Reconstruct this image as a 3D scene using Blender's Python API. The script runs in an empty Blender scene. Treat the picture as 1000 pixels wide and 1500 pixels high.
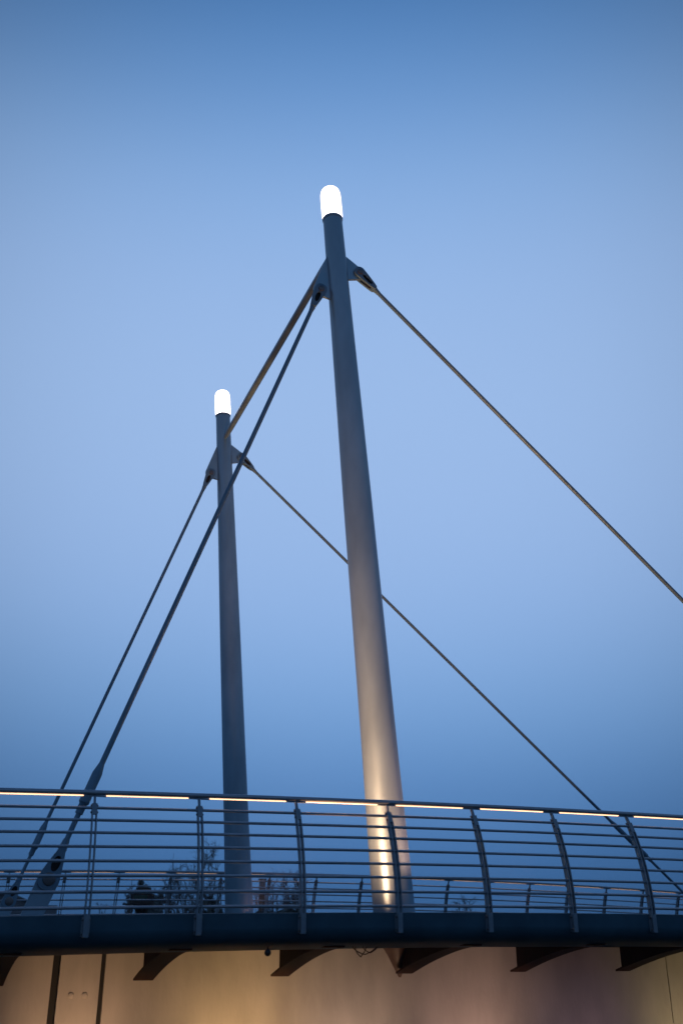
import bpy, bmesh, math, random
from mathutils import Vector, Matrix
random.seed(7)
C = bpy.context.scene.collection
PI = math.pi

# ------------------------------------------------------------------ camera
cam_d = bpy.data.cameras.new('camera'); cam = bpy.data.objects.new('camera', cam_d); C.objects.link(cam)
R_ = Vector((0.932082, -0.362245, 0.001635)); U_ = Vector((-0.150370, -0.382796, 0.911513)); F_ = Vector((0.329565, 0.849850, 0.411268))
CAM = Vector((-2.1025, -10.3627, -0.3604))
m = Matrix((R_, U_, -F_)).transposed().to_4x4(); m.translation = CAM
cam.matrix_world = m
cam_d.sensor_fit = 'VERTICAL'; cam_d.sensor_height = 36.0; cam_d.sensor_width = 24.0
cam_d.lens = 36.0 * 1435.4 / 1500.0
cam_d.clip_start = 0.05; cam_d.clip_end = 4000
cam_d.dof.use_dof = True; cam_d.dof.focus_distance = 14.8; cam_d.dof.aperture_fstop = 1.4
C_scene = bpy.context.scene
C_scene.camera = cam

# ------------------------------------------------------------------ exposure
vs = C_scene.view_settings
vs.view_transform = 'Standard'; vs.look = 'None'; vs.gamma = 1; vs.exposure = 0; vs.use_curve_mapping = False
C_scene.render.engine = 'CYCLES'
C_scene.cycles.use_denoising = True
C_scene.cycles.max_bounces = 6
C_scene.cycles.sample_clamp_indirect = 4

def lin(c):
    return tuple(((v / 255) / 12.92 if v / 255 <= 0.04045 else ((v / 255 + 0.055) / 1.055) ** 2.4) for v in c)

# ------------------------------------------------------------------ sky: dusk overcast, dim at the horizon
world = bpy.data.worlds.new('World'); C_scene.world = world; world.use_nodes = True
nt = world.node_tree; nt.nodes.clear()
def N(t, **kw):
    n = nt.nodes.new(t)
    for k, v in kw.items(): setattr(n, k, v)
    return n
L = nt.links.new
tc = N('ShaderNodeTexCoord'); sep = N('ShaderNodeSeparateXYZ'); L(tc.outputs['Generated'], sep.inputs[0])
asn = N('ShaderNodeMath', operation='ARCSINE'); L(sep.outputs[2], asn.inputs[0])
mr = N('ShaderNodeMapRange'); mr.inputs[1].default_value = 0; mr.inputs[2].default_value = math.radians(90); L(asn.outputs[0], mr.inputs[0])
ramp = N('ShaderNodeValToRGB'); cr = ramp.color_ramp; cr.interpolation = 'B_SPLINE'
SKY = [(0.0, (58, 106, 162)), (3.5, (68, 119, 180)), (7, (88, 138, 199)), (12.5, (120, 165, 219)), (18.5, (146, 181, 230)),
       (24.5, (154, 186, 232)), (31, (156, 188, 233)), (37, (152, 185, 232)), (42.5, (138, 177, 228)), (47.5, (112, 158, 216)), (53, (84, 138, 202)), (66, (62, 112, 176)), (90, (58, 102, 164))]
while len(cr.elements) < len(SKY): cr.elements.new(0.5)
for e, (el, c) in zip(cr.elements, SKY):
    e.position = el / 90; e.color = (*lin(c), 1)
L(mr.outputs[0], ramp.inputs[0])
# dusk glow ahead of the camera; lens corner darkening is put into the sky too
nrm = N('ShaderNodeVectorMath', operation='NORMALIZE'); L(tc.outputs['Generated'], nrm.inputs[0])
gl = Vector((0.325, 0.82, 0.474)).normalized()
dot = N('ShaderNodeVectorMath', operation='DOT_PRODUCT'); L(nrm.outputs[0], dot.inputs[0]); dot.inputs[1].default_value = gl
lob = N('ShaderNodeMapRange', interpolation_type='SMOOTHSTEP'); L(dot.outputs['Value'], lob.inputs[0])
lob.inputs[1].default_value = 0.80; lob.inputs[2].default_value = 1.0; lob.inputs[3].default_value = 0.40; lob.inputs[4].default_value = 1.0
nz = N('ShaderNodeTexNoise'); nz.inputs['Scale'].default_value = 2.2; nz.inputs['Detail'].default_value = 3; L(nrm.outputs[0], nz.inputs['Vector'])
nzr = N('ShaderNodeMapRange'); L(nz.outputs[0], nzr.inputs[0]); nzr.inputs[3].default_value = 0.96; nzr.inputs[4].default_value = 1.04
mul = N('ShaderNodeMath', operation='MULTIPLY'); L(lob.outputs[0], mul.inputs[0]); L(nzr.outputs[0], mul.inputs[1])
bg = N('ShaderNodeBackground'); L(ramp.outputs[0], bg.inputs[0]); L(mul.outputs[0], bg.inputs[1])
wo = N('ShaderNodeOutputWorld'); L(bg.outputs[0], wo.inputs[0])

# ------------------------------------------------------------------ helpers
def zc(x):                      # the deck's gentle camber
    return 0.024892 * x - 0.00191320 * x * x
def link(o, parent=None):
    C.objects.link(o)
    if parent: o.parent = parent
    return o
def empty(name, loc=(0, 0, 0), rz=0, parent=None):
    o = bpy.data.objects.new(name, None); o.location = loc; o.rotation_euler = (0, 0, rz); o.empty_display_size = .2
    return link(o, parent)
def tag(o, label=None, cat=None, group=None, kind=None):
    if label: o['label'] = label
    if cat: o['category'] = cat
    if group: o['group'] = group
    if kind: o['kind'] = kind
    return o
def mesh(name, bm, mat, smooth=False):
    bmesh.ops.recalc_face_normals(bm, faces=bm.faces)
    me = bpy.data.meshes.new(name); bm.to_mesh(me); bm.free()
    me.materials.append(mat)
    if smooth:
        for p in me.polygons: p.use_smooth = True
        try: me.set_sharp_from_angle(angle=math.radians(38))
        except Exception: pass
    return me
def obj(name, bm, mat, parent=None, smooth=False, loc=(0, 0, 0)):
    me = bm if isinstance(bm, bpy.types.Mesh) else mesh(name, bm, mat, smooth)
    o = bpy.data.objects.new(name, me); o.location = loc
    return link(o, parent)
def box(bm, x0, x1, y0, y1, z0, z1, bev=0):
    r = bmesh.ops.create_cube(bm, size=1)
    vs_ = r['verts']
    for v in vs_:
        v.co = Vector(((x0 + x1) / 2 + v.co.x * (x1 - x0), (y0 + y1) / 2 + v.co.y * (y1 - y0), (z0 + z1) / 2 + v.co.z * (z1 - z0)))
    if bev:
        es = list({e for v in vs_ for e in v.link_edges})
        bmesh.ops.bevel(bm, geom=es, offset=bev, segments=2, affect='EDGES', profile=.5)
def frame(d):
    d = d.normalized(); a = Vector((0, 0, 1)) if abs(d.z) < .9 else Vector((0, 1, 0))
    u = d.cross(a).normalized(); return u, d.cross(u).normalized()
def tube(bm, pts, rads, seg=12, cap=True):
    pts = [Vector(p) for p in pts]
    if not isinstance(rads, (list, tuple)): rads = [rads] * len(pts)
    rings = []
    u = None
    for i, p in enumerate(pts):
        a = pts[max(i - 1, 0)]; b = pts[min(i + 1, len(pts) - 1)]
        d = (b - a)
        if d.length < 1e-9: d = pts[-1] - pts[0]
        d.normalize()
        if u is None: u, v = frame(d)
        else:
            u = (u - d * u.dot(d)).normalized(); v = d.cross(u)
        rings.append([bm.verts.new(p + (u * math.cos(t) + v * math.sin(t)) * rads[i]) for t in [2 * PI * k / seg for k in range(seg)]])
    for a, b in zip(rings, rings[1:]):
        for k in range(seg): bm.faces.new((a[k], a[(k + 1) % seg], b[(k + 1) % seg], b[k]))
    if cap: bm.faces.new(rings[0][::-1]); bm.faces.new(rings[-1])
def sweep(bm, sec, xs, closed=True):
    """cross-section [(y,z)] swept along the bridge, following the camber"""
    rings = [[bm.verts.new((x, y, z + zc(x))) for y, z in sec] for x in xs]
    n = len(sec)
    for a, b in zip(rings, rings[1:]):
        for k in range(n if closed else n - 1): bm.faces.new((a[k], a[(k + 1) % n], b[(k + 1) % n], b[k]))
    if closed: bm.faces.new(rings[0][::-1]); bm.faces.new(rings[-1])
def prism(bm, poly, y0, y1):
    """polygon [(x,z)] given thickness along y"""
    a = [bm.verts.new((x, y0, z)) for x, z in poly]; b = [bm.verts.new((x, y1, z)) for x, z in poly]
    n = len(poly); bm.faces.new(a); bm.faces.new(b[::-1])
    for k in range(n): bm.faces.new((a[k], b[k], b[(k + 1) % n], a[(k + 1) % n]))

# ------------------------------------------------------------------ materials
def mat(name, col, rough=.5, metal=0, var=.12, vscale=3, bump=0, bscale=40, emit=None, estr=0, spec=.5, stretch=None, rvar=.1, col2=None):
    m_ = bpy.data.materials.new(name); m_.use_nodes = True
    t = m_.node_tree; b = t.nodes['Principled BSDF']
    b.inputs['Roughness'].default_value = rough; b.inputs['Metallic'].default_value = metal
    b.inputs['Specular IOR Level'].default_value = spec
    co = t.nodes.new('ShaderNodeTexCoord'); mp = t.nodes.new('ShaderNodeMapping'); t.links.new(co.outputs['Object'], mp.inputs[0])
    if stretch: mp.inputs['Scale'].default_value = stretch
    n1 = t.nodes.new('ShaderNodeTexNoise'); n1.inputs['Scale'].default_value = vscale; n1.inputs['Detail'].default_value = 6; n1.inputs['Roughness'].default_value = .62
    t.links.new(mp.outputs[0], n1.inputs['Vector'])
    r = t.nodes.new('ShaderNodeValToRGB'); r.color_ramp.elements[0].position = .3; r.color_ramp.elements[1].position = .7
    c2 = col2 or col
    r.color_ramp.elements[0].color = tuple(max(0, v * (1 - var)) for v in col) + (1,)
    r.color_ramp.elements[1].color = tuple(min(1, v * (1 + var)) for v in c2) + (1,)
    t.links.new(n1.outputs[0], r.inputs[0]); t.links.new(r.outputs[0], b.inputs['Base Color'])
    rr = t.nodes.new('ShaderNodeMapRange'); rr.inputs[3].default_value = max(0.02, rough - rvar); rr.inputs[4].default_value = min(1, rough + rvar)
    t.links.new(n1.outputs[0], rr.inputs[0]); t.links.new(rr.outputs[0], b.inputs['Roughness'])
    if bump:
        n2 = t.nodes.new('ShaderNodeTexNoise'); n2.inputs['Scale'].default_value = bscale; n2.inputs['Detail'].default_value = 4
        t.links.new(mp.outputs[0], n2.inputs['Vector'])
        bp = t.nodes.new('ShaderNodeBump'); bp.inputs['Strength'].default_value = bump; bp.inputs['Distance'].default_value = .01
        t.links.new(n2.outputs[0], bp.inputs['Height']); t.links.new(bp.outputs[0], b.inputs['Normal'])
    if emit:
        b.inputs['Emission Color'].default_value = (*emit, 1); b.inputs['Emission Strength'].default_value = estr
    return m_
M = dict(
    mast=mat('painted_mast_steel', (.205, .33, .42), .38, .7, .22, 1.3, .12, 60, stretch=(1, 1, .35)),
    steel=mat('painted_steel', (.15, .21, .27), .45, .5, .12, 4, .1, 60),
    cable=mat('cable_steel', (.10, .205, .30), .5, .2, .15, 5, .1, 90),
    rail=mat('railing_steel', (.27, .335, .40), .36, .6, .12, 6),
    post=mat('post_steel', (.18, .24, .29), .42, .5, .14, 8, .1, 80),
    bolt=mat('bolt_steel', (.13, .14, .15), .4, .6, .1, 20),
    fascia=mat('edge_beam_paint', (.040, .100, .145), .6, 0, .22, 1.6, .1, 30, spec=.12),
    rib=mat('rib_primer', (.030, .015, .011), .7, .0, .25, 4, .15, 40, spec=.1),
    footcone=mat('foot_primer', (.10, .06, .045), .5, .1, .2, 5, .1, 50),
    wall=mat('abutment_render', (.40, .37, .34), .6, 0, .17, 1.4, .3, 18, stretch=(1.6, 1, .55)),
    wallback=mat('joint_dark', (.010, .009, .008), .8, 0, .1, 4),
    deck=mat('deck_planks', (.10, .085, .07), .7, 0, .2, 5, .3, 40),
    ground=mat('trodden_ground', (.05, .055, .035), .9, 0, .35, .7, .5, 8, col2=(.075, .06, .045)),
    bark=mat('bark', (.055, .05, .045), .9, 0, .2, 6, .4, 30),
    needle=mat('hazed_evergreen_leaf', (.08, .12, .12), .8, 0, .3, 2),  # leaf colour lifted and blued to stand in for distance haze
    hedge=mat('hedge_leaf', (.04, .055, .05), .85, 0, .3, 1),
    brick=mat('far_masonry', (.11, .13, .15), .85, 0, .15, .6),
    roof=mat('slate_roof', (.09, .095, .10), .7, 0, .15, 1),
    black=mat('black_paint', (.008, .009, .011), .4, 0, .1, 5),
    green=mat('green_glass', (.012, .05, .035), .25, 0, .2, 12),
    glassdark=mat('window_glass', (.03, .04, .05), .12, 0, .1, 3),
    lamp=mat('opal_lamp', (.9, .88, .85), .35, 0, 0, 3, emit=(1, .86, .84), estr=12.0),
    led=mat('light_strip', (.8, .7, .6), .4, 0, 0, 3, emit=(1, .52, .27), estr=3.2),
    floodglass=mat('floodlight_lens', (.8, .7, .6), .3, 0, 0, 3, emit=(1, .65, .35), estr=3),
    rubber=mat('black_cable_sheath', (.012, .011, .010), .6, 0, .1, 10),
)

t_ = M['lamp'].node_tree; lw = t_.nodes.new('ShaderNodeLayerWeight'); lw.inputs[0].default_value = .5
lr = t_.nodes.new('ShaderNodeMapRange'); lr.inputs[1].default_value = .45; lr.inputs[2].default_value = .95; lr.inputs[3].default_value = 6; lr.inputs[4].default_value = .45
t_.links.new(lw.outputs['Facing'], lr.inputs[0]); t_.links.new(lr.outputs[0], t_.nodes['Principled BSDF'].inputs['Emission Strength'])

# ------------------------------------------------------------------ ground
bm = bmesh.new(); bmesh.ops.create_grid(bm, x_segments=8, y_segments=8, size=1500)
g = obj('ground', bm, M['ground'], loc=(0, 0, -2.1)); tag(g, kind='structure')

# ------------------------------------------------------------------ bridge deck
X0, X1 = -13.0, 33.0
W = 11.873; H = 1.15; S = 1.09413; YN = 2.264; YF = 9.608
xs = [X0 + (X1 - X0) * i / 60 for i in range(61)]
br = empty('footbridge'); tag(br, 'arched steel footbridge deck with dark blue edge beam and curved ribs below', 'bridge')
fa = [(.045, 0.0), (.030, -.006), (.026, -.14), (.031, -.165), (.046, -.195), (.072, -.23), (.115, -.265), (.18, -.293), (.28, -.318), (.52, -.352), (.52, -.05), (.30, -.012), (.12, 0.0)]
bm = bmesh.new(); sweep(bm, fa, xs); obj('edge_beam', bm, M['fascia'], br, True)
bm = bmesh.new(); sweep(bm, [(W - y, z) for y, z in fa], xs); obj('edge_beam', bm, M['fascia'], br, True)
bm = bmesh.new(); sweep(bm, [(.523, -.06), (.523, -.30), (2.40, -.33), (W - 2.40, -.33), (W - .523, -.30), (W - .523, -.06)], xs); obj('deck_slab', bm, M['steel'], br)
# deck boards, one row
w = .30; n = int((W - 1.1) / w)
for k in range(n):
    y = .56 + k * w
    bm = bmesh.new(); sweep(bm, [(y, -.055), (y, -.022), (y + w - .012, -.022), (y + w - .012, -.055)], xs)
    obj('deck_board', bm, M['deck'], br)
# ribs: web plus curved lower flange, deep at the wall, shallow at the edge
def rib_meshes():
    prof = []
    for i in range(13):
        t = i / 12; y = .30 + (2.17 - .30) * t
        z = -.335 - .315 * t ** 1.55 if t > 0 else -.335
        prof.append((y, z))
    b = bmesh.new(); hw = .115; rows = []
    for y, z in prof:
        rows.append([b.verts.new((-hw, y, z)), b.verts.new((hw, y, z)), b.verts.new((hw, y, z + .022)), b.verts.new((-hw, y, z + .022))])
    for a, c in zip(rows, rows[1:]):
        for k in range(4): b.faces.new((a[k], a[(k + 1) % 4], c[(k + 1) % 4], c[k]))
    b.faces.new(rows[0]); b.faces.new(rows[-1][::-1])
    fl = mesh('rib_flange', b, M['rib'])
    b = bmesh.new()
    lo = [(y, z + .0225) for y, z in prof]; top = -.322
    for sx in (-.009,):
        A = [b.verts.new((-.009, y, z)) for y, z in lo]; A2 = [b.verts.new((-.009, y, max(top, z + .004))) for y, z in lo]
        B = [b.verts.new((.009, y, z)) for y, z in lo]; B2 = [b.verts.new((.009, y, max(top, z + .004))) for y, z in lo]
        for i in range(len(lo) - 1):
            b.faces.new((A[i], A[i + 1], A2[i + 1], A2[i])); b.faces.new((B[i], B2[i], B2[i + 1], B[i + 1]))
            b.faces.new((A2[i], A2[i + 1], B2[i + 1], B2[i])); b.faces.new((A[i], B[i], B[i + 1], A[i + 1]))
        b.faces.new((A[-1], B[-1], B2[-1], A2[-1])); b.faces.new((A[0], A2[0], B2[0], B[0]))
    wb = mesh('rib_web', b, M['rib'])
    b = bmesh.new(); box(b, -.115, .115, 2.172, 2.19, -.655, -.335); ep = mesh('rib_end_plate', b, M['rib'])
    return fl, wb, ep
fl, wb, ep = rib_meshes()
MX = 3.547
for side in (0, 1):
    for k in range(-9, 18):
        x = 3.62 + k * 1.655
        if not X0 + .5 < x < X1 - .5: continue
        if side:
            r = bpy.data.objects.new('rib', fl); link(r, br); r.location = (x, W, zc(x)); r.rotation_euler = (0, 0, PI)
        else:
            r = bpy.data.objects.new('rib', fl); link(r, br); r.location = (x, 0, zc(x))
        a = bpy.data.objects.new('rib_web', wb); link(a, r)
# ------------------------------------------------------------------ abutment wall below the deck
wa = empty('abutment_wall', (0, 0, 0)); tag(wa, 'smooth rendered wall below the bridge deck, lit in warm pools, with one bolted cover plate', 'wall')
YW = 2.50
bm = bmesh.new(); box(bm, X0 + .3, X1 - .3, YW + .04, W - YW - .04, -2.15, -1.2)
obj('wall_core', bm, M['wallback'], wa)
bm = bmesh.new(); sweep(bm, [(YW + .04, -1.2), (YW + .04, -.338), (W - YW - .04, -.338), (W - YW - .04, -1.2)], [X0 + .3 + (X1 - X0 - .6) * i / 40 for i in range(41)]); obj('wall_core', bm, M['wallback'], wa)
def panel(x0, x1, y0=YW, y1=None, name='wall_panel', mt='wall', bev=.004):
    y1 = y1 or YW + .038
    n_ = max(1, int((x1 - x0) / 1.2)); b = bmesh.new()
    xx = [x0 + (x1 - x0) * i / n_ for i in range(n_ + 1)]
    fr = [(b.verts.new((x, y0, -2.12)), b.verts.new((x, y0, -.345 + zc(x)))) for x in xx]
    bk = [(b.verts.new((x, y1, -2.12)), b.verts.new((x, y1, -.345 + zc(x)))) for x in xx]
    for i in range(n_):
        b.faces.new((fr[i][0], fr[i + 1][0], fr[i + 1][1], fr[i][1])); b.faces.new((bk[i][0], bk[i][1], bk[i + 1][1], bk[i + 1][0]))
        b.faces.new((fr[i][1], fr[i + 1][1], bk[i + 1][1], bk[i][1])); b.faces.new((fr[i][0], bk[i][0], bk[i + 1][0], fr[i + 1][0]))
    for i in (0, n_): b.faces.new((fr[i][0], fr[i][1], bk[i][1], bk[i][0]))
    return obj(name, b, M[mt], wa)
panel(-12.6, -8.75); panel(-8.74, -.685)
panel(-.080, 7.93); panel(7.942, 15.9); panel(15.912, 23.9); panel(23.912, 32.6)
cp = panel(-.600, -.135, YW - .012, YW + .038, 'cover_plate')
tag(cp, 'raised cover plate between two dark joints, with a pair of bolts')
b_ = bmesh.new(); tube(b_, [(0, 0, 0), (0, -.004, 0), (0, -.010, 0), (0, -.013, 0)], [.034, .034, .030, .020], 18); bwm = mesh('bolt', b_, M['wall'], True)
for x in (-.447, -.293):
    for z in (-.80, -1.75):
        o = bpy.data.objects.new('bolt', bwm); o.location = (x, YW - .0125, z); link(o, cp)

# ------------------------------------------------------------------ railings
def post_curve(t, a=.2943): return a * max(t, 0) ** 2
def strip(bm, x0, x1, dy0, dy1, t0, t1, n=12):
    rows = []
    for i in range(n + 1):
        t = t0 + (t1 - t0) * i / n; y = post_curve(t); z = H * t
        rows.append([bm.verts.new(c) for c in ((x0, y + dy0, z), (x1, y + dy0, z), (x1, y + dy1, z), (x0, y + dy1, z))])
    for a, c in zip(rows, rows[1:]):
        for k in range(4): bm.faces.new((a[k], a[(k + 1) % 4], c[(k + 1) % 4], c[k]))
    bm.faces.new(rows[0][::-1]); bm.faces.new(rows[-1])
bm = bmesh.new()                                   # stem, rail bracket and joint block
strip(bm, -.010, .010, -.022, .022, .90, .995, 3)
strip(bm, -.0265, .0265, -.030, .034, .825, .925, 3)
yt = post_curve(1.0)
box(bm, -.115, .115, yt - .014, yt + .014, H - .012, H - .001)
P_head = mesh('post', bm, M['post'])
bm = bmesh.new(); strip(bm, .0145, .0265, -.036, .036, -.005, .824, 14); P_plate = mesh('post_plate', bm, M['post'])
bm = bmesh.new(); strip(bm, -.0265, -.0145, -.036, .036, -.005, .824, 14); P_plate2 = mesh('post_plate', bm, M['post'])
bm = bmesh.new(); box(bm, -.0275, .0275, -.036, .024, -.205, -.007, .003); box(bm, -.042, .042, .016, .0255, -.195, -.02); P_base = mesh('base_bracket', bm, M['post'])
bm = bmesh.new(); tube(bm, [(0, 0, 0), (.006, 0, 0), (.011, 0, 0), (.014, 0, 0)], [.013, .013, .010, .004], 10); P_bolt = mesh('bolt', bm, M['bolt'], True)
bars_t = [.885, .776, .667, .548, .428, .306, .177, .052]
def railing(name, label, y, flip, xf, i0, i1, x_lo, x_hi):
    root = empty(name, (0, y, 0)); tag(root, label, 'railing')
    s = -1 if flip else 1
    xx = [x_lo + (x_hi - x_lo) * i / 70 for i in range(71)]
    b = bmesh.new(); tube(b, [(x, s * yt, H + .027 + zc(x)) for x in xx], .027, 16); obj('handrail', b, M['rail'], root, True)
    for t in bars_t:
        b = bmesh.new(); tube(b, [(x, s * (post_curve(t)), H * t + zc(x)) for x in xx], .0150, 12); obj('rail_bar', b, M['rail'], root, True)
    for i in range(i0, i1):
        x = xf + i * S
        p = bpy.data.objects.new('post', P_head); p.location = (x, 0, zc(x)); p.rotation_euler = (0, 0, PI if flip else 0); link(p, root)
        for me, nm in ((P_plate, 'post_plate'), (P_plate2, 'post_plate'), (P_base, 'base_bracket')):
            link(bpy.data.objects.new(nm, me), p)
        for sx in (1, -1):
            for zt in (.845, .905, -.04, -.15):
                o = bpy.data.objects.new('bolt', P_bolt); yy = post_curve(zt) if zt > 0 else .0
                o.location = (sx * (.0265 if zt > 0 else .0276), yy, zt * H); o.rotation_euler = (0, 0, 0 if sx > 0 else PI); link(o, p)
        xa, xb = x + .115, x + S - .115                # one warm strip per bay, tilted towards the deck
        b = bmesh.new()
        q = [[b.verts.new((xe, s * (yt + dy), H + dz + zc(xe))) for dy, dz in ((-.012, -.001), (-.012, -.0052), (.009, -.0058), (.009, -.001))] for xe in (xa, (xa + xb) / 2, xb)]
        for a_, c_ in zip(q, q[1:]):
            for k in range(4): b.faces.new((a_[k], a_[(k + 1) % 4], c_[(k + 1) % 4], c_[k]))
        b.faces.new(q[0][::-1]); b.faces.new(q[-1])
        ls = obj('light_strip', b, M['led'], root)
        b = bmesh.new()
        q = [[b.verts.new((xe, s * (yt + dy), H + dz + zc(xe))) for dy, dz in ((.0095, -.0005), (.0095, -.0078), (.0125, -.0078), (.0125, -.0005))] for xe in (xa, xb)]
        for k in range(4): b.faces.new((q[0][k], q[0][(k + 1) % 4], q[1][(k + 1) % 4], q[1][k]))
        b.faces.new(q[0][::-1]); b.faces.new(q[1]); obj('lip', b, M['rail'], ls)
    return root
railing('near_railing', 'railing along the near edge of the bridge, large curved posts and eight bars', 0, False, -.69486, -10, 30, X0, 32.2)
railing('far_railing', 'railing on the far side of the bridge, seen small through the near one', W, True, -.7278, -10, 30, X0, 32.2)

# ------------------------------------------------------------------ masts
RAKE = .08264; BZ = .064
def ax(z): return MX - RAKE * (z - BZ)
MLEN_Z = 11.30
FL = [(-.17, .72), (-.26, .40), (-.30, .10), (-.26, -.05), (-.10, -.10)]
def mast(label, y, rot, group='steel masts with glowing tops'):
    root = empty('bridge_mast', (MX, y, 0)); tag(root, label, 'mast', group)
    b = bmesh.new()
    zf = [-.63, -.62, -.36, -.12, -.025]; rf_ = [.012, .02, .135, .268, .274]
    tube(b, [(ax(z) - MX, 0, z) for z in zf], rf_, 48); obj('foot_cone', b, M['footcone'], root, True); b = bmesh.new()
    zs = [-.024, .3, 1.0, 2.0, 3.2, 4.5, 6, 7.5, 9, 10.2, 11.2, 11.28]
    rr = [.2745, .274, .267, .252, .242, .232, .221, .205, .188, .176, .166, .166]
    tube(b, [(ax(z) - MX, 0, z) for z in zs], rr, 48); obj('shaft', b, M['mast'], root, True)
    b = bmesh.new(); tube(b, [(ax(z) - MX, 0, z) for z in (11.282, 11.30, 11.325, 11.33)], [.172, .178, .178, .172], 48); obj('lamp_collar', b, M['mast'], root, True)
    b = bmesh.new(); z0 = 11.332
    pr = [(.0, .170), (.02, .180), (.18, .184), (.40, .184), (.50, .181), (.56, .170), (.602, .150), (.63, .118), (.645, .075), (.651, .03), (.652, .005)]
    tube(b, [(ax(z0 + a) - MX, 0, z0 + a) for a, _ in pr], [r for _, r in pr], 40); obj('lamp', b, M['lamp'], root, True)
    def fin(pts, th=.022):
        b = bmesh.new(); prism(b, [(x - MX, z) for x, z in pts], -th, th)
        bmesh.ops.bevel(b, geom=list(b.edges), offset=.003, segments=1, affect='EDGES')
        obj('cable_fin', b, M['mast'], root)
    a0 = lambda z: ax(z)
    pl = []
    for t in range(5):                              # rounded outer corner round the pin
        th = math.radians(165 + t * 28); pl.append((2.408 + .125 * math.cos(th), 9.755 + .125 * math.sin(th)))
    fin([(a0(10.47) - .168, 10.50)] + pl + [(a0(9.60) - .10, 9.60), (a0(10.3) - .10, 10.40)])
    pr_ = []
    for t in range(5):
        th = math.radians(-80 + t * 28); pr_.append((3.105 + .12 * math.cos(th), 10.285 + .12 * math.sin(th)))
    fin([(a0(10.56) + .168, 10.58), (a0(10.4) + .10, 10.40), (a0(10.07) + .10, 10.07)] + pr_)
    # cap-plate ring at the deck, where the shaft goes through
    b = bmesh.new(); tube(b, [(0, 0, -.022 + BZ), (0, 0, .004 + BZ), (0, 0, .006 + BZ)], [.40, .40, .38], 32); obj('base_plate', b, M['steel'], root)
    return root
mast('nearer and larger mast, its foot lit warm, glowing capsule lamp on top', YN, 0)
mast('farther and smaller mast on the left, dark shaft, glowing capsule lamp on top', YF, 0)
b = bmesh.new()
ZS = 10.68; XS = ax(ZS) + .0
tube(b, [(0, YN + .165, 0), (0, YN + .24, 0), (0, YN + .6, 0), (0, 5.9, 0), (0, YF - .6, 0), (0, YF - .26, 0), (0, YF - .165, 0)], [.045, .06, .066, .068, .066, .060, .040], 24)
st = obj('cross_strut', b, M['mast'], None, True, (XS, 0, ZS)); tag(st, 'round steel tube joining the two mast tops, golden underneath', 'strut')

# ------------------------------------------------------------------ stay cables
def oval_plate(bm, s, hw_head, L_, hw_neck, slot, y0, y1):
    """fork cheek lying in x-z, pin at the origin, neck towards -z, with an oval window below the pin"""
    n = 36; out = []; inn = []
    for k in range(n):
        t = 2 * PI * k / n; cx_, sz = math.sin(t), math.cos(t)
        # outer teardrop
        zc_ = sz
        z = hw_head * zc_ if zc_ > 0 else L_ * zc_
        wdt = hw_head * (abs(cx_) ** .75) * (1 if cx_ > 0 else -1)
        if z < 0:
            f = -z / L_; wdt = (hw_head * (1 - f) + hw_neck * f) * (1 if cx_ > 0 else -1) * min(1, abs(cx_) ** .35)
        out.append((wdt, z))
        zi = -(slot[0] + slot[1]) / 2 + (slot[1] - slot[0]) / 2 * sz; inn.append((slot[2] * cx_, zi))
    for lst in (out, inn):
        pass
    vo = [[bm.verts.new((x * s, y, z * s)) for x, z in out] for y in (y0, y1)]
    vi = [[bm.verts.new((x * s, y, z * s)) for x, z in inn] for y in (y0, y1)]
    for k in range(n):
        k2 = (k + 1) % n
        bm.faces.new((vo[0][k], vo[0][k2], vi[0][k2], vi[0][k])); bm.faces.new((vo[1][k], vi[1][k], vi[1][k2], vo[1][k2]))
        bm.faces.new((vo[0][k], vo[1][k], vo[1][k2], vo[0][k2])); bm.faces.new((vi[0][k], vi[0][k2], vi[1][k2], vi[1][k]))
def fork(parent, pin, d, head, Ln, neck, cone, pr, hy):
    """clevis at pin: cheeks of half-width head, length Ln to the neck; the cable leaves along d"""
    b = bmesh.new()
    for y0, y1 in ((-hy, -hy * .42), (hy * .42, hy)): oval_plate(b, 1, head, Ln, neck, (pr * 1.2, Ln * .76, head * .40), y0, y1)
    box(b, -neck * .86, neck * .86, -hy * .86, hy * .86, -Ln * 1.0, -Ln * .80, .018)
    tube(b, [(0, 0, -Ln * .98), (0, 0, -Ln * 1.02), (0, 0, -Ln * 1.03), (0, 0, -cone + .02), (0, 0, -cone)], [neck * .9, neck * .98, neck * .90, neck * .74, neck * .66], 20)
    o = obj('fork', b, M['cable'], parent, True); o.location = pin
    ang = math.atan2(-d.x, -d.z); o.rotation_euler = (0, ang, 0)
    b = bmesh.new(); box(b, -head * .5, head * .5, -hy * .40, hy * .40, -Ln * .79, -pr * .5); obj('dark_backing', b, M['wallback'], o)  # near-black plate added behind the fork windows, recess shade put into its colour
    b = bmesh.new(); t = hy * 1.06; tube(b, [(0, -t - .014, 0), (0, -t - .010, 0), (0, -t, 0), (0, t, 0), (0, t + .010, 0), (0, t + .014, 0)], [pr * .8, pr * .95, pr, pr, pr * .95, pr * .8], 24)
    p = obj('pin', b, M['bolt'], parent, True); p.location = pin
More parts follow.
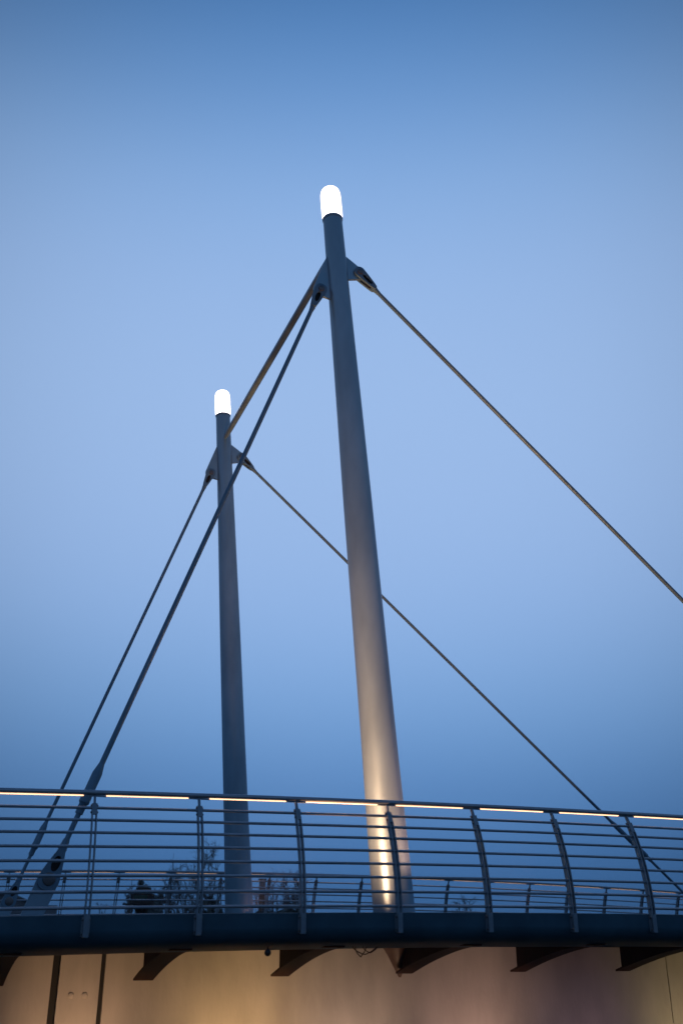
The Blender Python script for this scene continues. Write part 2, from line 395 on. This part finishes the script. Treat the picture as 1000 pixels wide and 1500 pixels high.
def stay(label, y, top, low, s_top, s_low, r, tb0, tb1, tbr):
    top = Vector((top[0], y, top[1])); low = Vector((low[0], y, low[1])); d = (low - top).normalized(); Lg = (low - top).length
    root = empty('stay_cable', low); tag(root, label, 'cable', 'stay cables of the masts')
    T = top - low
    fork(root, T, d, .100, .39, .050, .50, .056, .062); fork(root, Vector((0, 0, 0)), -d, .125, .36, .056, .48, .075, .075)
    b = bmesh.new(); tube(b, [T + d * .47, T + d * 3, T + d * (Lg * .6), -d * tb1 * .9], r, 16)
    tube(b, [-d * (tb0 + .05), -d * .45], r * .92, 16)
    obj('rod', b, M['cable'], root, True)
    b = bmesh.new(); Lt = tb1 - tb0
    pts = [-d * (tb1 + .10), -d * tb1, -d * (tb1 - .02), -d * (tb0 + Lt * .42), -d * (tb0 + Lt * .40), -d * (tb0 + .14), -d * (tb0 + .12), -d * tb0]
    tube(b, pts, [r * 1.05, tbr * .92, tbr, tbr, tbr * 1.06, tbr * 1.06, tbr * .80, tbr * .78], 20)
    obj('turnbuckle', b, M['cable'], root, True)
    # anchor plate rising from the deck
    n_ = Vector((-d.z, 0, d.x)); b = bmesh.new(); w_ = .125
    dz = low.z - (zc(low.x) - .03); k = dz / abs(d.z)
    P = []
    for t in range(9):
        th = PI * t / 8; v = n_ * (math.cos(th) * w_) + (-d) * (math.sin(th) * w_ * .9); P.append((v.x, v.z))
    base = d * k
    P += [(base.x - n_.x * w_ * 1.05, base.z - 0.0), (base.x + n_.x * w_ * 1.05, base.z)]
    prism(b, P, -.029, .029); obj('anchor_plate', b, M['mast'], root)
    b = bmesh.new(); box(b, base.x - .30 * s_low, base.x + .30 * s_low, -.16, .16, base.z - .0, base.z + .025); obj('base_plate', b, M['steel'], root)
PINL = (2.408, 9.745); PINR = (3.108, 10.29)
stay('thick near stay falling left from the larger mast to the near deck anchor', YN, PINL, (-.87, .43), .92, 1.0, .035, .80, 1.34, .062)
stay('stay cable running right from the larger mast out of the picture', YN, PINR, (14.1, .66), .92, 1.0, .034, 1.7, 2.7, .052)
stay('thin stay falling left from the smaller mast, leftmost in the picture', YF, PINL, (-.80, .50), .92, 1.0, .034, .85, 1.38, .062)
stay('stay cable running right from the smaller mast, passing behind the larger mast', YF, PINR, (15.0, .30), .92, 1.0, .034, 2.1, 3.3, .055)

# ------------------------------------------------------------------ lights the place has
def spot(name, loc, target, power, col, size=70, blend=.8, rad=.05):
    ld = bpy.data.lights.new(name, 'SPOT'); ld.energy = power; ld.color = col; ld.spot_size = math.radians(size); ld.spot_blend = blend; ld.shadow_soft_size = rad
    o = bpy.data.objects.new(name, ld); C.objects.link(o); o.location = loc
    o.rotation_euler = (Vector(target) - Vector(loc)).to_track_quat('-Z', 'Y').to_euler()
    return o
def floodlight(label, loc, target, power, col, size=75, cat='floodlight', group=None, blend=.8, r=.075, rad=.05):
    root = empty('floodlight', loc); tag(root, label, cat, group)
    d = (Vector(target) - Vector(loc)).normalized()
    q = d.to_track_quat('Z', 'Y')
    b = bmesh.new(); tube(b, [(0, 0, -.12), (0, 0, -.10), (0, 0, 0), (0, 0, .03)], [r * .55, r * .9, r, r * 1.06], 20)
    h = obj('housing', b, M['black'], root, True); h.rotation_mode = 'QUATERNION'; h.rotation_quaternion = q; h.location = (0, 0, .13)
    b = bmesh.new(); tube(b, [(0, 0, .031), (0, 0, .036)], [r * .92, r * .9], 20); obj('lens', b, M['floodglass'], h)
    b = bmesh.new(); tube(b, [(0, 0, -.0), (0, 0, .012), (0, 0, .014)], [.07, .07, .015], 16); tube(b, [(0, 0, .01), (0, 0, .10)], .014, 8); obj('stand', b, M['black'], root)
    sp = spot('floodlight_beam', Vector(loc) + Vector((0, 0, .13)) + d * .05, target, power, col, size, blend, rad); return root
WARM = (1, .66, .42)
def uplight(label, x, y, target, power, col, size=60, blend=.9):
    z = zc(x) - .022
    root = empty('ground_uplight', (x, y, z)); tag(root, label, 'uplight', 'uplights set into the deck')
    b = bmesh.new(); tube(b, [(0, 0, -.02), (0, 0, .004), (0, 0, .007)], [.11, .11, .10], 24); obj('trim_ring', b, M['bolt'], root)
    b = bmesh.new(); tube(b, [(0, 0, .0072), (0, 0, .010)], [.085, .08], 24); obj('lens', b, M['floodglass'], root)
    loc = Vector((x, y, z + .012)); spot('uplight_beam', loc, target, power, col, size, blend, .05)
uplight('uplight in the deck, in front and to the left of the larger mast foot', 1.00, .50, (ax(2.7), YN, 2.75), 6300, (1, .44, .21), 83, .9)
uplight('uplight in the deck, right of the larger mast foot', 4.9, 1.05, (ax(2), YN, 3.3), 1100, (1, .42, .26), 88, .5)
uplight('uplight in the deck, right of the smaller mast foot', 4.15, 10.15, (3.5, YF, 1.2), 150, (1, .42, .22), 62)
uplight('uplight in the middle of the deck below the cross strut', 3.9, 6.3, (2.7, 7.6, 10.6), 5200, (1, .46, .19), 22)
uplight('uplight in the middle of the deck right of the masts', 4.7, 4.4, (3.05, 2.2, 10.1), 4200, (1, .48, .24), 15)
uplight('uplight in the deck well right of the smaller mast', 5.6, 8.5, (3.3, YF, 9.9), 3600, (1, .48, .24), 17)
wl = [(-3.2, 70, (1, .58, .28)), (-.35, 70, (1, .58, .30)), (1.50, 95, (1, .60, .26)), (2.95, 60, (1, .64, .42)), (4.75, 55, (1, .60, .44)), (6.5, 13, (1, .58, .58)), (8.25, 44, (1, .72, .34)), (11.5, 40, (1, .6, .3)), (15.5, 40, (1, .6, .3))]  # the weak pinkish one is fill, added to lift the dim stretch of wall
nm_ = ['first', 'second', 'third', 'fourth', 'fifth', 'added fill, sixth', 'seventh', 'eighth', 'ninth']
for (x, pw, cl), nn in zip(wl, nm_):
    floodlight('ground floodlight at the foot of the wall, %s from the left' % nn, (x, YW - 1.22, -2.1), (x, YW, -1.15), pw * 1.08, cl, 98, group='floodlights along the wall', blend=1)

# ------------------------------------------------------------------ small things under the edge
b = bmesh.new(); tube(b, [(0, 0, .06), (0, 0, .025)], .009, 8); hk = empty('round_sensor', (1.16, .10, -.375 + zc(1.16))); tag(hk, 'small black ball-shaped sensor hanging under the edge beam', 'sensor')
obj('stem', b, M['black'], hk)
b = bmesh.new(); bmesh.ops.create_uvsphere(b, u_segments=16, v_segments=10, radius=.034); obj('ball', b, M['black'], hk, True)
cl_ = empty('hanging_cable', (2.30, .25, zc(2.3) - .345)); tag(cl_, 'loops of thin black cable hanging under the edge beam left of the larger mast', 'cable')
for (xa, xb, dp) in ((-.15, .12, .075), (-.12, .0, .10), (-.03, .13, .06)):
    b = bmesh.new(); tube(b, [(xa + (xb - xa) * i / 12, .02 * math.sin(i), -dp * math.sin(PI * i / 12) + .01) for i in range(13)], .0055, 6); obj('cable_loop', b, M['rubber'], cl_, True)

# ------------------------------------------------------------------ background
def at(px, py, dist):
    v = R_ * ((px - 500) / 1435.4) + U_ * (-(py - 750) / 1435.4) + F_
    h = math.hypot(v.x, v.y); return CAM + v * (dist / h)
GZ = -2.1
def bare_tree(px, top, width, dist, label, seed, limbs=11, slim=False):
    """limbs grow out to an uneven rounded crown, boughs and twigs fill it"""
    rnd = random.Random(seed)
    base = at(px, 1340, dist); hgt = at(px, top, dist).z - GZ; rw = width / 1435.4 * dist / 2
    root = empty('bare_tree', (base.x, base.y, GZ)); tag(root, label, 'tree', 'bare trees beyond the bridge')
    tb = bmesh.new(); cb = bmesh.new(); k = dist / 90
    cz = hgt * (.60 if not slim else .62); rz = hgt - cz
    def rv(): return Vector((rnd.gauss(0, 1), rnd.gauss(0, 1), rnd.gauss(0, 1))).normalized()
    def branch(bm, a, c, r0, r1, wob, seg):
        mid = [a.lerp(c, t) + rv() * (c - a).length * wob * math.sin(PI * t) + Vector((0, 0, (c - a).length * .10 * math.sin(PI * t))) for t in (.25, .5, .75)]
        P = [a] + mid + [c]; tube(bm, P, [r0 + (r1 - r0) * i / 4 for i in range(5)], seg, False); return P
    tube(tb, [(0, 0, 0), (.05, 0, hgt * .15), (0, .05, hgt * .34)], [.22 * k, .18 * k, .14 * k], 8)
    if slim: tube(tb, [(0, 0, hgt * .34), (.1, 0, hgt * .7), (0, 0, hgt * .97)], [.13 * k, .07 * k, .02 * k], 6)
    for i in range(limbs):
        e = rv(); e.z = abs(e.z) * 1.1 - .15; e.normalize(); f = rnd.uniform(.72, 1.0)
        tip = Vector((e.x * rw * f, e.y * rw * f, cz + e.z * rz * f))
        st_ = Vector((0, 0, hgt * (rnd.uniform(.24, .36) if not slim else rnd.uniform(.3, .8))))
        P = branch(cb, st_, tip, .085 * k, .022 * k, .10, 5)
        for j in range(7):
            a = P[1 + j % 4].lerp(P[min(4, 2 + j % 4)], rnd.random()); v = (rv() * .9 + (tip - st_).normalized()); v.normalize()
            l2 = rnd.uniform(.18, .36) * rw * 1.6 if not slim else rnd.uniform(.2, .5) * rw * 1.5
            Q = branch(cb, a, a + v * l2, .032 * k, .013 * k, .10, 4)
            for q in range(7):
                b0 = Q[1 + q % 4]; v2 = (rv() + v * .8 + Vector((0, 0, .15))).normalized(); l3 = l2 * rnd.uniform(.30, .62)
                c0 = b0 + v2 * l3; tube(cb, [b0, b0.lerp(c0, .5) + rv() * l3 * .08, c0], [.012 * k, .010 * k, .007 * k], 3, False)
                for _ in range(2):
                    d0 = b0.lerp(c0, rnd.uniform(.3, .9)); d1 = d0 + (v2 + rv() * .9).normalized() * l3 * .5; tube(cb, [d0, d1], [.009 * k, .006 * k], 3, False)
    obj('trunk', tb, M['bark'], root); obj('branches', cb, M['bark'], root)
bare_tree(276, 1262, 96, 85, 'large bare tree with a wide twiggy crown left of the smaller mast', 3, 12)
bare_tree(312, 1252, 84, 88, 'large bare tree, the tallest, just left of the smaller mast', 11, 12)
bare_tree(402, 1278, 64, 95, 'bare tree between the smaller mast and the third post', 5, 12)
bare_tree(430, 1276, 58, 99, 'bare tree right behind the third post, partly hidden', 9, 12)
bare_tree(158, 1306, 34, 70, 'small round bare tree left of the black cabinet', 21, 8)
bare_tree(189, 1284, 14, 120, 'slender faint bare tree above the black cabinet', 31, 9, True)
bare_tree(247, 1272, 22, 110, 'slender bare tree at the left side of the wide crowns', 33, 9, True)
bare_tree(684, 1316, 40, 150, 'small faint bare tree far off to the right of the larger mast', 41, 8)

def leafy(px, top, width, dist, label, seed, conic=False, name='evergreen_tree', n=1500):
    rnd = random.Random(seed)
    base = at(px, 1340, dist); hgt = at(px, top, dist).z - GZ; wid = width / 1435.4 * dist
    root = empty(name, (base.x, base.y, GZ)); tag(root, label, 'tree', 'evergreens beyond the bridge')
    b = bmesh.new(); tube(b, [(0, 0, 0), (0, 0, hgt * .5), (0, 0, hgt * .92)], [.22, .14, .04], 8); obj('trunk', b, M['bark'], root)
    b = bmesh.new()
    lob_ = [(rnd.uniform(-.6, .6), rnd.uniform(-.6, .6), rnd.uniform(.25, .85), rnd.uniform(.25, .5)) for _ in range(9)]
    for i in range(n):
        if conic:
            z = rnd.random() ** 1.3; r = (1 - z) * wid / 2 * (.45 + .55 * rnd.random()) * (1 + .25 * math.sin(z * 34)); a = rnd.uniform(0, 2 * PI)
            p = Vector((r * math.cos(a), r * math.sin(a), hgt * (.08 + .92 * z)))
        else:
            lx, ly, lz, lr = rnd.choice(lob_); v = Vector((rnd.gauss(0, 1), rnd.gauss(0, 1), rnd.gauss(0, 1))).normalized() * lr * rnd.random() ** .4
            p = Vector(((lx + v.x) * wid / 2 / 1.0, (ly + v.y) * wid / 2, (lz + v.z * .35) * hgt)); p.z = min(p.z, hgt * 1.02)
        s_ = rnd.uniform(.10, .24) * dist / 60
        u = Vector((rnd.gauss(0, 1), rnd.gauss(0, 1), rnd.gauss(0, 1))).normalized(); v1, v2 = frame(u)
        b.faces.new([b.verts.new(p + v1 * s_), b.verts.new(p + v2 * s_ * .6), b.verts.new(p - v1 * s_), b.verts.new(p - v2 * s_ * .5)])
    me = bpy.data.meshes.new('crown'); b.to_mesh(me); b.free(); me.materials.append(M['needle']); link(bpy.data.objects.new('crown', me), root)
leafy(203, 1290, 10, 110, 'small pointed dark evergreen behind the black cabinet', 2, True, n=900)
leafy(218, 1290, 24, 112, 'dense rounded evergreen behind the black cabinet', 4, n=2600)
leafy(231, 1292, 18, 115, 'dense dark evergreen just right of the black cabinet', 6, n=1800)

def hedge(px0, px1, top, dist, label, seed):
    rnd = random.Random(seed); a = at(px0, 1340, dist); c = at(px1, 1340, dist); hgt = at((px0 + px1) / 2, top, dist).z - GZ
    b = bmesh.new(); Ln = (c - a).length
    ctr = (a + c) / 2; dr = (c - a); dr.z = 0; dr.normalize(); nr = Vector((-dr.y, dr.x, 0))
    n_ = int(Ln * hgt * 26)
    for i in range(n_):
        u_ = rnd.uniform(-.5, .5) * Ln; hh = hgt * (.82 + .10 * math.sin(u_ * .9 + seed) + .08 * math.sin(u_ * 2.3)) * (1 - .25 * max(0, abs(u_ / Ln) * 2 - .8) * 5)
        p = dr * u_ + nr * rnd.uniform(-1, 1) + Vector((0, 0, hh * rnd.random() ** .6)); s_ = rnd.uniform(.12, .3)
        e = Vector((rnd.gauss(0, 1), rnd.gauss(0, 1), rnd.gauss(0, 1))).normalized(); v1, v2 = frame(e)
        b.faces.new([b.verts.new(p + v1 * s_), b.verts.new(p + v2 * s_), b.verts.new(p - v1 * s_), b.verts.new(p - v2 * s_)])
    me = bpy.data.meshes.new('hedge'); b.to_mesh(me); b.free(); me.materials.append(M['hedge'])
    o = bpy.data.objects.new('hedge', me); o.location = (ctr.x, ctr.y, GZ); link(o); tag(o, label, 'hedge')
hedge(246, 332, 1318, 58, 'dark hedge at the foot of the large bare trees', 1)
hedge(366, 470, 1319, 64, 'low dark hedge right of the smaller mast', 2)
hedge(60, 140, 1332, 70, 'very low dark hedge right of the gabled house', 5)

def oriented(px, dist):
    b0 = at(px, 1340, dist); r = empty('tmp'); return b0
# gabled house far left
def house():
    d_ = 95; c = at(5, 1340, d_); ez = at(5, 1321, d_).z - GZ; rz = at(5, 1311, d_).z - GZ
    yaw = math.atan2(-(c - CAM).x, (c - CAM).y)
    root = empty('house', (c.x, c.y, GZ), yaw); tag(root, 'hazy gabled house low on the skyline at the far left edge', 'house')
    hw = 26 / 1435.4 * d_
    b = bmesh.new(); P = [(-hw, 0), (hw, 0), (hw, ez), (0, rz), (-hw, ez)]; prism(b, P, -3, 6); obj('wall', b, M['brick'], root)
    for s in (-1, 1):
        b = bmesh.new(); prism(b, [(0, rz + .02), (s * (hw + .35), ez - .22), (s * (hw + .35), ez - .06), (0, rz + .2)], -3.3, 6.3); obj('roof', b, M['roof'], root)
    for x in (-.9, .0, .9):
        b = bmesh.new(); box(b, x - .35, x + .35, -3.06, -2.99, ez * .55, ez * .8); w_ = obj('window_frame', b, M['brick'], root)
        b = bmesh.new(); box(b, x - .28, x + .28, -3.09, -3.062, ez * .57, ez * .78); obj('pane', b, M['glassdark'], w_)
    # lower wing
    b = bmesh.new(); box(b, hw + .01, hw + 2.6, -2, 5, 0, at(5, 1321, d_).z - GZ - .3); obj('side_wing', b, M['brick'], root)
house()
def tower():
    d_ = 210; c = at(383, 1340, d_); h = at(383, 1291, d_).z - GZ; hw = 4.6 / 1435.4 * d_
    yaw = math.atan2(-(c - CAM).x, (c - CAM).y)
    root = empty('tower_block', (c.x, c.y, GZ), yaw); tag(root, 'faint grey tower right beside the smaller mast, far beyond the trees', 'tower')
    b = bmesh.new(); box(b, -hw, hw, -hw, hw, 0, h); obj('wall', b, M['brick'], root)
    b = bmesh.new(); box(b, -hw - .15, hw + .15, -hw - .15, hw + .15, h + .003, h + .5); obj('roof', b, M['roof'], root)
    for k in range(5):
        for x in (-.35, .35):
            b = bmesh.new(); box(b, x - .2, x + .2, -hw - .03, -hw - .002, h * (.2 + .15 * k), h * (.2 + .15 * k) + .7); obj('window', b, M['glassdark'], root)
tower()
def cabinet():
    d_ = 25.0; sc = d_ / 1435.4; c = at(207.5, 1335, d_)
    zt = lambda py: at(207.5, py, d_).z - c.z
    yaw = math.atan2(-(c - CAM).x, (c - CAM).y)
    root = empty('lantern_cabinet', (c.x, c.y, GZ), yaw); tag(root, 'black cabinet with a flat cap and dim green pane on a narrow foot', 'lantern')
    off = c.z - GZ
    def bx(nm, xa, xb, pa, pb, dep, mt='black', bev=.004, par=root, dy=0):
        b = bmesh.new(); box(b, (xa - 207.5) * sc, (xb - 207.5) * sc, -dep + dy, dep + dy, off + zt(pb), off + zt(pa), bev); return obj(nm, b, M[mt], par)
    bd = bx('body', 192, 222.5, 1310, 1326, .24)
    bx('cap', 198, 218, 1300.5, 1304, .16); bx('roof', 195, 220, 1304.05, 1309.9, .22)
    bx('pane', 196, 214, 1312, 1319.5, .004, 'green', 0, bd, -.247)
    bx('side_arm', 182, 191.8, 1323.5, 1326, .05)
    b = bmesh.new(); z1 = off + zt(1326.2); z2 = off + zt(1337); tube(b, [(0, 0, z1), (0, 0, z1 - .06), (0, 0, z2), (0, 0, z2 - .3), (0, 0, 0)], [.20, .19, .12, .10, .12], 12); obj('foot', b, M['black'], root)
    # small framed box left of it
    b = bmesh.new()
cabinet()

# ------------------------------------------------------------------ haze
HAZE = 0.0005
if HAZE:
    b = bmesh.new(); box(b, -260, 340, -60, 420, -3.2, 13.2)
    hm = bpy.data.materials.new('haze'); hm.use_nodes = True; t = hm.node_tree; t.nodes.clear()
    pv = t.nodes.new('ShaderNodeVolumePrincipled'); pv.inputs['Color'].default_value = (.80, .86, .95, 1); pv.inputs['Density'].default_value = HAZE; pv.inputs['Anisotropy'].default_value = .3
    out = t.nodes.new('ShaderNodeOutputMaterial'); t.links.new(pv.outputs[0], out.inputs['Volume'])
    hz = obj('haze', b, hm); tag(hz, kind='stuff')
for o in list(bpy.data.objects):
    if o.name.startswith('tmp'): bpy.data.objects.remove(o)
